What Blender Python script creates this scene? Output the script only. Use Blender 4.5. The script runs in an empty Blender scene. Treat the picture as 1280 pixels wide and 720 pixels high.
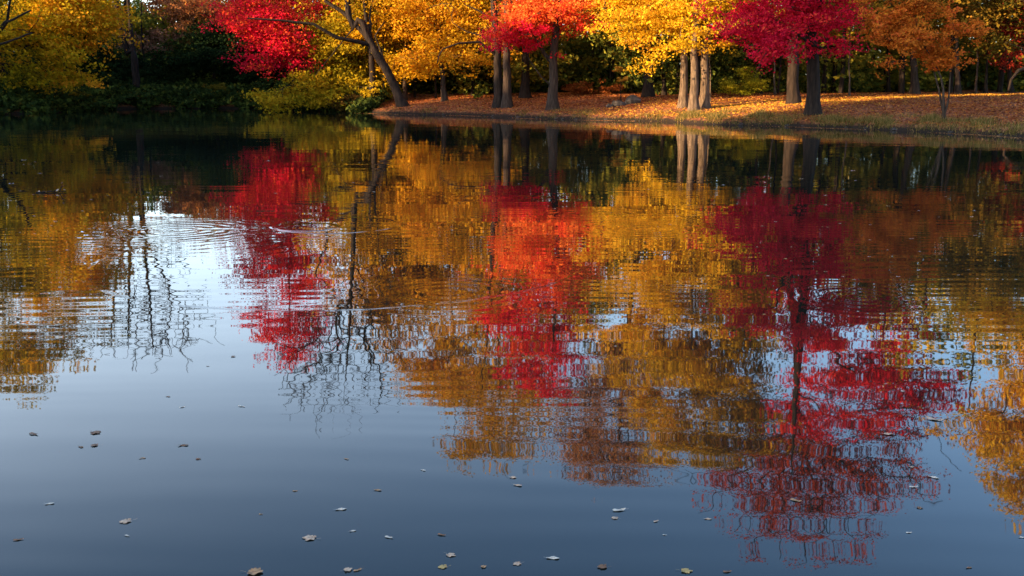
import bpy, math, random
import numpy as np
from mathutils import Vector

S = bpy.context.scene
COL = S.collection
R = math.radians

# ---------------------------------------------------------------- camera
FPX = 1300.0; HOR = 106.0; CAMH = 1.7
PITCH = math.atan((360 - HOR) / FPX)
cd = bpy.data.cameras.new('camera'); cam = bpy.data.objects.new('camera', cd); COL.objects.link(cam)
cd.sensor_width = 36; cd.lens = 36 * FPX / 1280; cd.clip_end = 5000; cd.clip_start = 0.05
cam.location = (0, 0, CAMH); cam.rotation_euler = (math.pi / 2 - PITCH, 0, 0)
S.camera = cam

# ---------------------------------------------------------------- light
SUN_EL = R(15); TRAVEL = R(28)                       # sun light travels to the right and away
td = Vector((math.cos(TRAVEL) * math.cos(SUN_EL), math.sin(TRAVEL) * math.cos(SUN_EL), -math.sin(SUN_EL)))
w = bpy.data.worlds.new('World'); S.world = w; w.use_nodes = True
nt = w.node_tree; bg = nt.nodes['Background']
sky = nt.nodes.new('ShaderNodeTexSky'); sky.sky_type = 'NISHITA'; sky.sun_disc = False
sky.sun_elevation = SUN_EL; sky.sun_rotation = math.atan2(-td.x, -td.y)
sky.air_density = 1.0; sky.dust_density = 1.2; sky.ozone_density = 3.2; sky.altitude = 0
# bright thin haze low in the sky on the sunward (left) side
tcw = nt.nodes.new('ShaderNodeTexCoord'); sw = nt.nodes.new('ShaderNodeSeparateXYZ'); nt.links.new(tcw.outputs['Generated'], sw.inputs[0])
def wmap(sock, a, b2, c, d):
    n = nt.nodes.new('ShaderNodeMapRange'); n.interpolation_type = 'SMOOTHSTEP'
    for i, q in zip((1, 2, 3, 4), (a, b2, c, d)): n.inputs[i].default_value = q
    nt.links.new(sock, n.inputs[0]); return n.outputs[0]
def wmul(a, b2):
    n = nt.nodes.new('ShaderNodeMath'); n.operation = 'MULTIPLY'
    nt.links.new(a, n.inputs[0])
    if isinstance(b2, float): n.inputs[1].default_value = b2
    else: nt.links.new(b2, n.inputs[1])
    return n.outputs[0]
hz_ = wmul(wmul(wmap(sw.outputs[2], 0.20, 0.47, 1.0, 0.0), wmap(sw.outputs[0], -0.45, 0.42, 1.0, 0.12)), 2.65)
hc = nt.nodes.new('ShaderNodeVectorMath'); hc.operation = 'SCALE'; hc.inputs[0].default_value = (0.93, 0.95, 0.92); nt.links.new(hz_, hc.inputs['Scale'])
ad = nt.nodes.new('ShaderNodeVectorMath'); ad.operation = 'ADD'; nt.links.new(sky.outputs[0], ad.inputs[0]); nt.links.new(hc.outputs[0], ad.inputs[1])
nt.links.new(ad.outputs[0], bg.inputs[0]); bg.inputs[1].default_value = 0.15
sd = bpy.data.lights.new('sun', 'SUN'); sun = bpy.data.objects.new('sun', sd); COL.objects.link(sun)
sd.energy = 5.0; sd.angle = R(0.55); sd.color = (1.0, 0.66, 0.34)
sun.rotation_euler = td.to_track_quat('-Z', 'Y').to_euler()
S.view_settings.view_transform = 'Standard'; S.view_settings.look = 'None'
S.view_settings.gamma = 1.0; S.view_settings.exposure = 1.97; S.view_settings.use_curve_mapping = False
S.render.engine = 'CYCLES'
S.cycles.max_bounces = 6; S.cycles.diffuse_bounces = 3; S.cycles.glossy_bounces = 3; S.cycles.transmission_bounces = 3

# ---------------------------------------------------------------- picture <-> place
cp, sp = math.cos(PITCH), math.sin(PITCH)
def pt(x, y, Y, refl=False):
    """point at forward distance Y seen at photo pixel (x, y), directly or mirrored in the water"""
    u = (x - 640) / FPX; v = (y - 360) / FPX
    f = cp - v * sp; up = -sp - v * cp
    X = u * Y / f; dz = up * Y / f
    return (X, Y, -dz - CAMH) if refl else (X, Y, CAMH + dz)
def on_plane(x, y, z=0.0):
    u = (x - 640) / FPX; v = (y - 360) / FPX
    f = cp - v * sp; up = -sp - v * cp
    k = (z - CAMH) / up
    return (u * k, f * k, z)

# ---------------------------------------------------------------- materials
def ramp(nt, fac, stops):
    r = nt.nodes.new('ShaderNodeValToRGB'); nt.links.new(fac, r.inputs[0])
    e = r.color_ramp.elements
    while len(e) < len(stops): e.new(0.5)
    for i, (p, c) in enumerate(stops):
        e[i].position = p; e[i].color = (*c, 1)
    return r.outputs[0]
def newmat(name):
    m = bpy.data.materials.new(name); m.use_nodes = True
    return m, m.node_tree, m.node_tree.nodes, m.node_tree.links
def leaf_mat(name, cols, trans=0.4):
    m, nt, N, L = newmat(name)
    N.remove(N['Principled BSDF'])
    a = N.new('ShaderNodeAttribute'); a.attribute_name = 'tint'
    n = len(cols)
    c = ramp(nt, a.outputs['Fac'], [(i / max(1, n - 1), k) for i, k in enumerate(cols)])
    d = N.new('ShaderNodeBsdfDiffuse'); t = N.new('ShaderNodeBsdfTranslucent'); mx = N.new('ShaderNodeMixShader')
    L.new(c, d.inputs[0]); L.new(c, t.inputs[0]); mx.inputs[0].default_value = trans
    L.new(d.outputs[0], mx.inputs[1]); L.new(t.outputs[0], mx.inputs[2])
    L.new(mx.outputs[0], N['Material Output'].inputs[0])
    return m
def rough_mat(name, cols, scale=(4, 4, 1), rough=0.9, bump=0.02, detail=6, spec=0.2):
    m, nt, N, L = newmat(name); b = N['Principled BSDF']
    g = N.new('ShaderNodeTexCoord'); mp = N.new('ShaderNodeMapping'); mp.inputs['Scale'].default_value = scale
    no = N.new('ShaderNodeTexNoise'); no.inputs['Scale'].default_value = 1; no.inputs['Detail'].default_value = detail
    L.new(g.outputs['Object'], mp.inputs[0]); L.new(mp.outputs[0], no.inputs[0])
    n = len(cols)
    c = ramp(nt, no.outputs[0], [(0.3 + 0.4 * i / max(1, n - 1), k) for i, k in enumerate(cols)])
    L.new(c, b.inputs['Base Color']); b.inputs['Roughness'].default_value = rough
    b.inputs['Specular IOR Level'].default_value = spec
    bu = N.new('ShaderNodeBump'); bu.inputs['Distance'].default_value = bump; bu.inputs['Strength'].default_value = 0.8
    L.new(no.outputs[0], bu.inputs['Height']); L.new(bu.outputs[0], b.inputs['Normal'])
    return m
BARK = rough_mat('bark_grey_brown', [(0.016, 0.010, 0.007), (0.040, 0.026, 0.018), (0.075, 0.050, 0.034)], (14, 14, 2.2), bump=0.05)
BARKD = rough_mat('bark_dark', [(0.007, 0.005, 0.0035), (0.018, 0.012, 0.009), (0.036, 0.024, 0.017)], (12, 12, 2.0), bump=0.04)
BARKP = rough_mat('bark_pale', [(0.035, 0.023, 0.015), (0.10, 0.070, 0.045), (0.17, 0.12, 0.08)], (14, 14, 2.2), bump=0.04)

# ---------------------------------------------------------------- mesh helpers
def np_mesh(name, V, F, mats, smooth=False, tint=None, matidx=None):
    V = np.asarray(V, dtype=np.float32); F = np.asarray(F, dtype=np.int32)
    me = bpy.data.meshes.new(name); nf, k = F.shape
    me.vertices.add(len(V)); me.vertices.foreach_set('co', V.ravel())
    me.loops.add(nf * k); me.loops.foreach_set('vertex_index', F.ravel())
    me.polygons.add(nf); me.polygons.foreach_set('loop_start', np.arange(0, nf * k, k, dtype=np.int32))
    try: me.polygons.foreach_set('loop_total', np.full(nf, k, dtype=np.int32))
    except Exception: pass
    for m in mats: me.materials.append(m)
    if matidx is not None: me.polygons.foreach_set('material_index', np.asarray(matidx, dtype=np.int32))
    me.polygons.foreach_set('use_smooth', np.full(nf, smooth))
    me.update(calc_edges=True)
    if tint is not None:
        a = me.attributes.new('tint', 'FLOAT', 'FACE'); a.data.foreach_set('value', np.asarray(tint, dtype=np.float32))
    me.validate()
    return me
def link(name, me, parent=None):
    o = bpy.data.objects.new(name, me); COL.objects.link(o)
    if parent is not None: o.parent = parent
    return o
def tag(o, label=None, cat=None, group=None, kind=None):
    if label: o['label'] = label
    if cat: o['category'] = cat
    if group: o['group'] = group
    if kind: o['kind'] = kind
    return o
def empty(name, loc):
    o = bpy.data.objects.new(name, None); o.location = loc; o.empty_display_size = 0.3; COL.objects.link(o); return o

# ---------------------------------------------------------------- pond outline and ground height
shore_px = [(-260, 146), (-80, 144.5), (0, 143), (60, 141.5), (100, 138.5), (140, 136.5), (220, 135.5), (330, 135.5), (390, 138), (440, 140), (480, 142.5),
            (520, 143.5), (570, 144), (620, 146), (660, 148), (700, 149.2), (750, 150.5), (800, 151.3), (840, 152), (862, 154), (900, 156),
            (960, 157.5), (1020, 159.5), (1100, 162), (1160, 165), (1220, 168), (1280, 171.5), (1360, 179), (1500, 196), (1700, 225)]
poly = [on_plane(x, y)[:2] for x, y in shore_px]
poly += [(24, 8), (17, 1.5), (6, 0.6), (0, 1.2), (-7, 0.4), (-20, -2), (-33, 5), (-38, 20), (-40, 38)]
def chaikin(p, n=2):
    for _ in range(n):
        q = []
        for i in range(len(p)):
            a, b = p[i], p[(i + 1) % len(p)]
            q += [(a[0] * .75 + b[0] * .25, a[1] * .75 + b[1] * .25), (a[0] * .25 + b[0] * .75, a[1] * .25 + b[1] * .75)]
        p = q
    return p
POND = np.array(chaikin(poly, 2))
def sdist(X, Y):
    """signed distance to the shore, positive on land"""
    X = np.asarray(X, float); Y = np.asarray(Y, float); sh = X.shape; X = X.ravel(); Y = Y.ravel()
    best = np.full(X.shape, 1e9); ins = np.zeros(X.shape, bool)
    A = POND; B = np.roll(POND, -1, axis=0)
    if X.size <= 400:
        D_ = B - A; px, py = X[:, None] - A[None, :, 0], Y[:, None] - A[None, :, 1]
        t = np.clip((px * D_[:, 0] + py * D_[:, 1]) / (D_ ** 2).sum(1), 0, 1)
        d = np.sqrt(((px - t * D_[:, 0]) ** 2 + (py - t * D_[:, 1]) ** 2).min(1))
        c = ((A[:, 1] > Y[:, None]) != (B[:, 1] > Y[:, None])) & (px < D_[:, 0] * py / (D_[:, 1] + 1e-12))
        d[c.sum(1) % 2 == 1] *= -1
        return d.reshape(sh)
    for (ax, ay), (bx, by) in zip(A, B):
        dx, dy = bx - ax, by - ay
        t = np.clip(((X - ax) * dx + (Y - ay) * dy) / (dx * dx + dy * dy), 0, 1)
        best = np.minimum(best, (X - ax - t * dx) ** 2 + (Y - ay - t * dy) ** 2)
        c = ((ay > Y) != (by > Y)) & (X < (bx - ax) * (Y - ay) / (by - ay + 1e-12) + ax)
        ins ^= c
    d = np.sqrt(best); d[ins] *= -1
    return d.reshape(sh)
def wob(X, Y):
    return (np.sin(X * .9 + 1.3 * np.sin(Y * .7)) * .5 + np.sin(X * 2.3 + Y * 1.1) * .3 + np.sin(X * 4.9 - Y * 2.7 + 1) * .3)
def ground(X, Y):
    X = np.asarray(X, float); Y = np.asarray(Y, float)
    d = sdist(X, Y) + wob(X, Y) * 0.16
    land = 0.20 * np.clip(d / 0.22, 0, 1) ** 0.7 + 1.06 * (1 - np.exp(-np.maximum(d, 0) / 7.0)) + 0.006 * np.clip(d - 20, 0, 60)
    land = land + 0.035 * np.clip(d, 0, 3) / 3 * wob(X * .6 + 5, Y * .6)
    bed = np.maximum(0.42 * d - 0.03, -1.2)
    return np.where(d > 0, land, bed)
def gz(x, y): return float(ground(np.array([x]), np.array([y]))[0])

# ground sheet
def axis(lo, hi, step, far):
    a = list(np.arange(lo, hi + step, step)); s = step; v = lo
    left = []
    while v > -far: s *= 1.35; v -= s; left.append(v)
    s = step; v = a[-1]; right = []
    while v < far: s *= 1.35; v += s; right.append(v)
    return np.array(left[::-1] + a + right)
gx = axis(-46, 44, 0.4, 2500); gy = axis(-6, 84, 0.28, 2500)
GX, GY = np.meshgrid(gx, gy); GZ = ground(GX, GY)
V = np.stack([GX.ravel(), GY.ravel(), GZ.ravel()], 1)
nx, ny = len(gx), len(gy)
I = (np.arange(ny - 1)[:, None] * nx + np.arange(nx - 1)[None, :]).ravel()
F = np.stack([I, I + 1, I + nx + 1, I + nx], 1)
gm, nt, N, L = newmat('leaf_strewn_soil'); b = N['Principled BSDF']
tc = N.new('ShaderNodeTexCoord')
n1 = N.new('ShaderNodeTexNoise'); n1.inputs['Scale'].default_value = 0.5; n1.inputs['Detail'].default_value = 6
n2 = N.new('ShaderNodeTexVoronoi'); n2.inputs['Scale'].default_value = 9
n3 = N.new('ShaderNodeTexNoise'); n3.inputs['Scale'].default_value = 5; n3.inputs['Detail'].default_value = 8
for n in (n1, n2, n3): L.new(tc.outputs['Object'], n.inputs['Vector'])
soil = ramp(nt, n3.outputs[0], [(0.3, (0.045, 0.026, 0.015)), (0.7, (0.11, 0.062, 0.032))])
sx = N.new('ShaderNodeSeparateColor'); L.new(n2.outputs['Color'], sx.inputs[0])
lit = ramp(nt, sx.outputs[0], [(0.0, (0.10, 0.035, 0.018)), (0.35, (0.24, 0.075, 0.032)), (0.7, (0.36, 0.125, 0.045)), (1.0, (0.46, 0.21, 0.07))])
cov = ramp(nt, n3.outputs[0], [(0.36, (0, 0, 0)), (0.5, (1, 1, 1))])
mx = N.new('ShaderNodeMix'); mx.data_type = 'RGBA'; L.new(cov, mx.inputs[0]); L.new(soil, mx.inputs[6]); L.new(lit, mx.inputs[7])
# wet dark mud close to the water line
sep = N.new('ShaderNodeSeparateXYZ'); L.new(tc.outputs['Object'], sep.inputs[0])
mr = N.new('ShaderNodeMapRange'); mr.inputs[1].default_value = 0.10; mr.inputs[2].default_value = 0.26; L.new(sep.outputs[2], mr.inputs[0])
mud = N.new('ShaderNodeMix'); mud.data_type = 'RGBA'; mud.inputs[6].default_value = (0.022, 0.015, 0.010, 1)
L.new(mr.outputs[0], mud.inputs[0]); L.new(mx.outputs[2], mud.inputs[7]); L.new(mud.outputs[2], b.inputs['Base Color'])
b.inputs['Roughness'].default_value = 0.95; b.inputs['Specular IOR Level'].default_value = 0.15
bu = N.new('ShaderNodeBump'); bu.inputs['Distance'].default_value = 0.05; L.new(n3.outputs[0], bu.inputs['Height']); L.new(bu.outputs[0], b.inputs['Normal'])
tag(link('ground', np_mesh('ground', V, F, [gm], smooth=True)), kind='structure')

# ---------------------------------------------------------------- water
wm, nt, N, L = newmat('pond_water'); b = N['Principled BSDF']
b.inputs['Base Color'].default_value = (0.008, 0.010, 0.007, 1); b.inputs['Roughness'].default_value = 0.015
b.inputs['IOR'].default_value = 1.333; b.inputs['Specular IOR Level'].default_value = 0.5
geo = N.new('ShaderNodeNewGeometry'); POS = geo.outputs['Position']
def vm(op, a, bb=None, scale=None):
    n = N.new('ShaderNodeVectorMath'); n.operation = op
    for i, q in enumerate((a, bb)):
        if q is None: continue
        if isinstance(q, tuple): n.inputs[i].default_value = q
        else: L.new(q, n.inputs[i])
    if scale is not None:
        if isinstance(scale, (int, float)): n.inputs['Scale'].default_value = scale
        else: L.new(scale, n.inputs['Scale'])
    return n.outputs['Value'] if op in ('LENGTH', 'DISTANCE', 'DOT_PRODUCT') else n.outputs[0]
def mt(op, a, bb=None, cc=None, clamp=False):
    n = N.new('ShaderNodeMath'); n.operation = op; n.use_clamp = clamp
    for i, q in enumerate((a, bb, cc)):
        if q is None: continue
        if isinstance(q, (int, float)): n.inputs[i].default_value = q
        else: L.new(q, n.inputs[i])
    return n.outputs[0]
def slope(scale, amp, detail=1.0, rot=0.0, distort=0.0):
    mp = N.new('ShaderNodeMapping'); mp.inputs['Scale'].default_value = scale; mp.inputs['Rotation'].default_value = (0, 0, rot)
    L.new(POS, mp.inputs[0])
    n = N.new('ShaderNodeTexNoise'); n.inputs['Scale'].default_value = 1; n.inputs['Detail'].default_value = detail
    n.inputs['Distortion'].default_value = distort
    L.new(mp.outputs[0], n.inputs[0])
    return vm('MULTIPLY', vm('SUBTRACT', n.outputs['Color'], (0.5, 0.5, 0.5)), amp)
# areas of calmer and livelier water
mp = N.new('ShaderNodeMapping'); mp.inputs['Scale'].default_value = (0.16, 0.30, 1); L.new(POS, mp.inputs[0])
nn = N.new('ShaderNodeTexNoise'); nn.inputs['Scale'].default_value = 1; nn.inputs['Detail'].default_value = 1; L.new(mp.outputs[0], nn.inputs[0])
act = N.new('ShaderNodeMapRange'); act.inputs[1].default_value = 0.35; act.inputs[2].default_value = 0.65
act.inputs[3].default_value = 0.45; act.inputs[4].default_value = 1.25; L.new(nn.outputs[0], act.inputs[0])
fine = vm('ADD', slope((0.6, 3.4, 1), (0.0035, 0.016, 0), 0.6, 0.05, 0.2), slope((3.5, 8.0, 1), (0.0055, 0.0045, 0), 1.0, -0.08))
tot = vm('SCALE', fine, scale=act.outputs[0])
tot = vm('ADD', tot, slope((0.30, 1.1, 1), (0.003, 0.006, 0), 0.5, 0.1))
sp_ = N.new('ShaderNodeSeparateXYZ'); L.new(vm('ADD', POS, slope((0.22, 0.5, 1), (0.0, 1.1, 0), 1.0)), sp_.inputs[0])
mk = N.new('ShaderNodeTexNoise'); mk.inputs['Scale'].default_value = 0.33; mk.inputs['Detail'].default_value = 1; L.new(POS, mk.inputs[0])
wv_ = mt('MULTIPLY', mt('SINE', mt('MULTIPLY', sp_.outputs[1], 27.0)), mt('MULTIPLY', mt('SUBTRACT', mk.outputs[0], 0.40, clamp=True), 0.018))
cx_ = N.new('ShaderNodeCombineXYZ'); L.new(wv_, cx_.inputs[1]); tot = vm('ADD', tot, cx_.outputs[0])
RINGS = [((222, 288), 0.8, 0.016, 38.0, 0.8), ((245, 300), 1.2, 0.006, 25.0, 1.1), ((805, 286), 0.55, 0.014, 40.0, 0.6),
         ((735, 268), 0.5, 0.010, 36.0, 0.6), ((1075, 372), 0.5, 0.005, 44.0, 0.6), ((560, 366), 0.6, 0.006, 36.0, 0.8)]
for (px, py), r0, amp, k, wd in RINGS:
    c = on_plane(px, py)
    d = vm('SUBTRACT', POS, c); r = vm('LENGTH', d)
    s = mt('SINE', mt('MULTIPLY', r, k))
    fall = mt('EXPONENT', mt('MULTIPLY', mt('POWER', mt('DIVIDE', mt('SUBTRACT', r, r0 * .6), wd), 2), -2.0))
    a = mt('MULTIPLY', mt('MULTIPLY', s, fall), amp)
    tot = vm('ADD', tot, vm('SCALE', vm('NORMALIZE', d), scale=a))
# thin steep rings (something has just broken the surface)
for (px, py), r0, amp, wd in [((420, 281), 0.78, 0.22, 0.024), ((385, 284), 0.36, 0.22, 0.026), ((440, 282), 1.05, 0.05, 0.02), ((430, 324), 2.4, 0.045, 0.02)]:
    c = on_plane(px, py)
    d = vm('SUBTRACT', POS, c)
    nz = N.new('ShaderNodeTexNoise'); nz.inputs['Scale'].default_value = 3.0; L.new(POS, nz.inputs[0])
    r = mt('ADD', vm('LENGTH', d), mt('MULTIPLY', mt('SUBTRACT', nz.outputs[0], 0.5), 0.12))
    q = mt('DIVIDE', mt('SUBTRACT', r, r0), wd)
    fall = mt('EXPONENT', mt('MULTIPLY', mt('POWER', q, 2), -1.0))
    nb = N.new('ShaderNodeTexNoise'); nb.inputs['Scale'].default_value = 1.6; L.new(POS, nb.inputs[0])
    a = mt('MULTIPLY', mt('MULTIPLY', fall, mt('MULTIPLY', mt('SUBTRACT', nb.outputs[0], 0.35, clamp=True), 4.0)), amp)
    tot = vm('ADD', tot, vm('SCALE', vm('NORMALIZE', d), scale=a))
flat = vm('MULTIPLY', tot, (1, 1, 0))
nrm = vm('NORMALIZE', vm('ADD', flat, (0, 0, 1)))
L.new(nrm, b.inputs['Normal'])
wv = [(-60, -8, 0), (50, -8, 0), (50, 84, 0), (-60, 84, 0)]
tag(link('water', np_mesh('water', wv, [(0, 1, 2, 3)], [wm])), kind='structure')

# ---------------------------------------------------------------- trees
def tubes(pos, par, rad, chain, sides=6, first_sides=9):
    """smooth tapered tubes along a skeleton; chain id per node; nodes of a chain share rings"""
    pos = np.array(pos); par = np.array(par); rad = np.array(rad); chain = np.array(chain); n = len(pos)
    tan = np.zeros_like(pos)
    has = par >= 0
    d = np.zeros_like(pos); d[has] = pos[has] - pos[par[has]]
    ln = np.linalg.norm(d, axis=1, keepdims=True); d = d / np.maximum(ln, 1e-9)
    tan += d
    same = has & (chain == chain[np.maximum(par, 0)])
    np.add.at(tan, par[same], d[same])
    tan[np.linalg.norm(tan, axis=1) < 1e-6] = (0, 0, 1)
    tan /= np.linalg.norm(tan, axis=1, keepdims=True)
    def rings(P, T, Rr, k):
        a = np.array([0.28, 0.95, 0.1]); u = np.cross(T, a); u /= np.maximum(np.linalg.norm(u, axis=1, keepdims=True), 1e-6)
        v = np.cross(T, u); th = np.arange(k) / k * 2 * math.pi
        return P[:, None, :] + Rr[:, None, None] * (np.cos(th)[None, :, None] * u[:, None, :] + np.sin(th)[None, :, None] * v[:, None, :])
    VV, FF, off = [], [], 0
    for grp, k in ((chain < 8, first_sides), (chain >= 8, sides)):
        idx = np.where(grp)[0]
        if not len(idx): continue
        r1 = rings(pos[idx], tan[idx], rad[idx], k)
        m = -np.ones(n, int); m[idx] = np.arange(len(idx))
        VV.append(r1.reshape(-1, 3))
        e = idx[same[idx]]
        j = np.arange(k); jn = (j + 1) % k
        A = off + m[par[e]][:, None] * k; B = off + m[e][:, None] * k
        FF.append(np.stack([A + j, A + jn, B + jn, B + j], 2).reshape(-1, 4))
        off += len(idx) * k
        st = idx[has[idx] & ~same[idx]]
        if len(st):
            r0 = rings(pos[par[st]], d[st], rad[st] * 1.15, k)
            VV.append(r0.reshape(-1, 3))
            A = off + np.arange(len(st))[:, None] * k; B = off - len(idx) * k + m[st][:, None] * k
            FF.append(np.stack([A + j, A + jn, B + jn, B + j], 2).reshape(-1, 4))
            off += len(st) * k
    return np.concatenate(VV), np.concatenate(FF)

def leaf_cloud(rng, cen, rad, per, size, flat=0.5, up=0.8, sub=5):
    """leaf faces in clumps: kite shaped, mostly level, spread through each clump"""
    n = len(cen) * per
    ci = np.repeat(np.arange(len(cen)), per)
    sc = rng.normal(0, 0.62, (len(cen), sub, 3)) * np.array([1, 1, flat])
    P = cen[ci] + rad[ci, None] * (sc[ci, rng.integers(0, sub, n)] + rng.normal(0, 0.33, (n, 3)) * np.array([1, 1, flat * 0.8]))
    nn = rng.normal(0, 0.65, (n, 3)); nn[:, 2] += up; nn /= np.linalg.norm(nn, axis=1, keepdims=True)
    a = rng.normal(0, 1, (n, 3)); u = np.cross(nn, a); u /= np.linalg.norm(u, axis=1, keepdims=True); v = np.cross(nn, u)
    s = size * rng.uniform(0.6, 1.35, n)[:, None]
    V = np.stack([P - u * s * .62, P + v * s * .42 - nn * s * .12, P + u * s * .62, P - v * s * .42 - nn * s * .12], 1).reshape(-1, 3)
    F = np.arange(n * 4).reshape(n, 4)
    return V, F, ci

def grow(rng, nodes, par, plen, targets, step, zmin, wig=0.12, up=0.25, plw=0.22):
    """join every target to the cheapest point of the skeleton by a gently curved limb"""
    chain_new = []
    pos = list(map(tuple, nodes))
    arr = np.array(pos)
    order = np.argsort(np.min(np.linalg.norm(targets[:, None, :] - arr[None, ::3, :], axis=2), axis=1))
    par = list(par); plen = list(plen)
    cap = 60000; buf = np.zeros((cap, 3)); buf[:len(pos)] = arr; pl = np.zeros(cap); pl[:len(plen)] = plen; n = len(pos)
    for ti in order:
        c = targets[ti]
        dd = c - buf[:n]; dist = np.linalg.norm(dd, axis=1)
        cost = dist + 0.7 * np.maximum(0, -dd[:, 2]) + plw * pl[:n] + np.where(buf[:n, 2] < zmin, 50, 0)
        k = int(np.argmin(cost)); p0 = buf[k].copy(); L0 = dist[k]
        if L0 < 1e-3: continue
        m = max(1, int(round(L0 / step)))
        if par[k] >= 0:
            t0 = p0 - buf[par[k]]; t0 = t0 / (np.linalg.norm(t0) + 1e-9)
        else: t0 = np.array([0, 0, 1.0])
        mid = p0 * .5 + c * .5 + t0 * L0 * .14 + np.array([0, 0, up * L0 * .35]) + rng.normal(0, wig * .5, 3) * L0 * .5
        prev = k
        for i in range(1, m + 1):
            t = i / m
            p = (1 - t) ** 2 * p0 + 2 * t * (1 - t) * mid + t * t * c
            if i < m: p = p + rng.normal(0, wig * .25, 3) * step
            if n >= cap: break
            buf[n] = p; par.append(prev); pl[n] = pl[prev] + L0 / m; prev = n; n += 1
    return buf[:n], par

def YR(new, old): return (new, new / old)
def make_tree(name, label, Y, base_x, stems, blobs, leafcols, nclump=120, per=90, size=0.16, crad=0.8, r_base=0.22, bark=None,
              seed=1, zmin=1.5, step=0.5, twig=0.012, flat=0.5, tintfn=None, limbs=(), group=None, cat='tree', trans=0.45, base_y=None,
              bare=0.0, wig=0.14, plw=0.22, twigs=0, mat=None, depth=0.85, leafname='crown', rpow=0.8, padn=7, padr=None, stemname='trunk'):
    """stems: list of picture points (x, y, refl) above the base; blobs: (x, y, refl, rx, ry[, dY]) crown masses in picture units"""
    rng = np.random.default_rng(seed)
    kf = 1.0
    if isinstance(Y, tuple): Y, kf = Y
    size *= kf ** .8 * .80; per = int(per * 1.45); crad *= kf; r_base *= kf; twig *= kf; limbs = [(a, b * kf) for a, b in limbs]
    sc = Y / FPX
    padr = padr or crad * 1.35
    X0 = pt(base_x, 135, Y)[0]; z0 = gz(X0, Y); base = np.array([X0, Y, z0])
    nodes = [base + (0, 0, -0.25)]; par = [-1]; plen = [0.0]
    path = [base + (0, 0, -0.25)] + [np.array(pt(x, y, Y, r)) + np.array([0, dy, 0]) for x, y, r, dy in stems]
    def add_path(path, k0, amp):
        k = k0
        for a, bpt in zip(path[:-1], path[1:]):
            Ls = np.linalg.norm(bpt - a); m = max(1, int(Ls / 0.4))
            for i in range(1, m + 1):
                p = a + (bpt - a) * i / m + rng.normal(0, amp, 3) * np.array([1, 1, .2])
                nodes.append(p); par.append(k); plen.append(plen[k] + Ls / m); k = len(nodes) - 1
        return k
    # smooth the trunk path a little
    if len(path) > 2:
        q = [path[0]]
        for i in range(1, len(path) - 1):
            q += [path[i] * .75 + path[i - 1] * .25, path[i] * .75 + path[i + 1] * .25]
        path = q + [path[-1]]
    add_path(path, 0, 0.018)
    ntrunk = len(nodes)
    fixed = {}
    tot = plen[ntrunk - 1]
    for i in range(ntrunk):
        t = plen[i] / tot; fixed[i] = max(twig, r_base * (1 - 0.93 * t ** rpow) * (1 + 0.75 * math.exp(-max(0, plen[i] - .2) / 0.32)))
    for lm in limbs:      # explicit limbs (list of picture points + start radius)
        pts, r0 = lm
        pp = [np.array(pt(x, y, Y, r)) + np.array([0, dy, 0]) for x, y, r, dy in pts]
        k = int(np.argmin(np.linalg.norm(np.array(nodes[:ntrunk]) - pp[0], axis=1)))
        pp[0] = np.array(nodes[k]); s = len(nodes)
        add_path(pp, k, 0.03); e = len(nodes)
        for i in range(s, e): fixed[i] = r0 * (1 - 0.75 * (i - s) / max(1, e - s))
    # crown targets
    T, BL = [], []
    wts = np.array([bl[3] * bl[4] * (bl[6] if len(bl) > 6 else 1) for bl in blobs], float); cnt = np.maximum(1, np.round(wts / wts.sum() * nclump)).astype(int)
    for bi, bl in enumerate(blobs):
        x, y, rf, rx, ry = bl[:5]; dY = bl[5] if len(bl) > 5 else 0
        c = np.array(pt(x, y, Y, rf)) + (0, dY, 0); rX = rx * sc; rZ = ry * sc * (1.08 if rf else 1.0)
        npad = max(2, cnt[bi] // padn)
        for q in range(npad):                       # foliage hangs in level sprays with gaps between them
            g = rng.normal(0, 1, 3); g /= np.linalg.norm(g); g *= rng.uniform(0.1, 1) ** 0.42
            pc = c + g * np.array([rX, rX * depth, rZ])
            m = max(1, int(round(cnt[bi] / npad)))
            pr = padr * rng.uniform(0.6, 1.3)
            o = rng.normal(0, 1, (m, 2)) * pr * 0.6 + (g[:2] * pr * .5)
            tilt = -0.18 * np.linalg.norm(o, axis=1) + 0.26 * rng.normal(0, pr, m)
            for a in range(m):
                T.append(pc + np.array([o[a, 0], o[a, 1], tilt[a]])); BL.append(bi)
    T = np.array(T); BL = np.array(BL)
    zg = ground(T[:, 0], T[:, 1]); keep = T[:, 2] > np.maximum(zg, 0) + 0.35; T = T[keep]; BL = BL[keep]
    P, par = grow(rng, nodes, par, plen, T, step, z0 + zmin, wig=wig, plw=plw)
    if twigs:
        tt = T[rng.integers(0, len(T), twigs)] + rng.normal(0, crad * .75, (twigs, 3))
        pl2 = np.zeros(len(P))
        for i in range(1, len(P)): pl2[i] = pl2[par[i]] + np.linalg.norm(P[i] - P[par[i]])
        P, par = grow(rng, P, par, pl2, tt, step * .8, z0 + zmin, wig=wig * 1.6, plw=0.05)
    n = len(P); par = np.array(par)
    area = np.zeros(n); kids = np.bincount(par[1:], minlength=n); area[kids == 0] = twig ** 2.2
    for i in range(n - 1, 0, -1): area[par[i]] += area[i]
    rad = area ** (1 / 2.2)
    # widest child continues the chain
    chain = np.full(n, -1); nxt = 8; best = {}
    for i in range(1, n):
        p = par[i]
        if i < ntrunk: continue
        if p not in best or rad[i] > rad[best[p]]: best[p] = i
    chain[:ntrunk] = 0
    for i in range(ntrunk, n):
        p = par[i]
        if p >= ntrunk and best.get(p) == i: chain[i] = chain[p]
        else: chain[i] = nxt; nxt += 1
    for i in range(n):
        if i in fixed: rad[i] = fixed[i]
        else: rad[i] = min(rad[i], rad[par[i]] * (0.98 if chain[i] == chain[par[i]] else 0.72))
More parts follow.
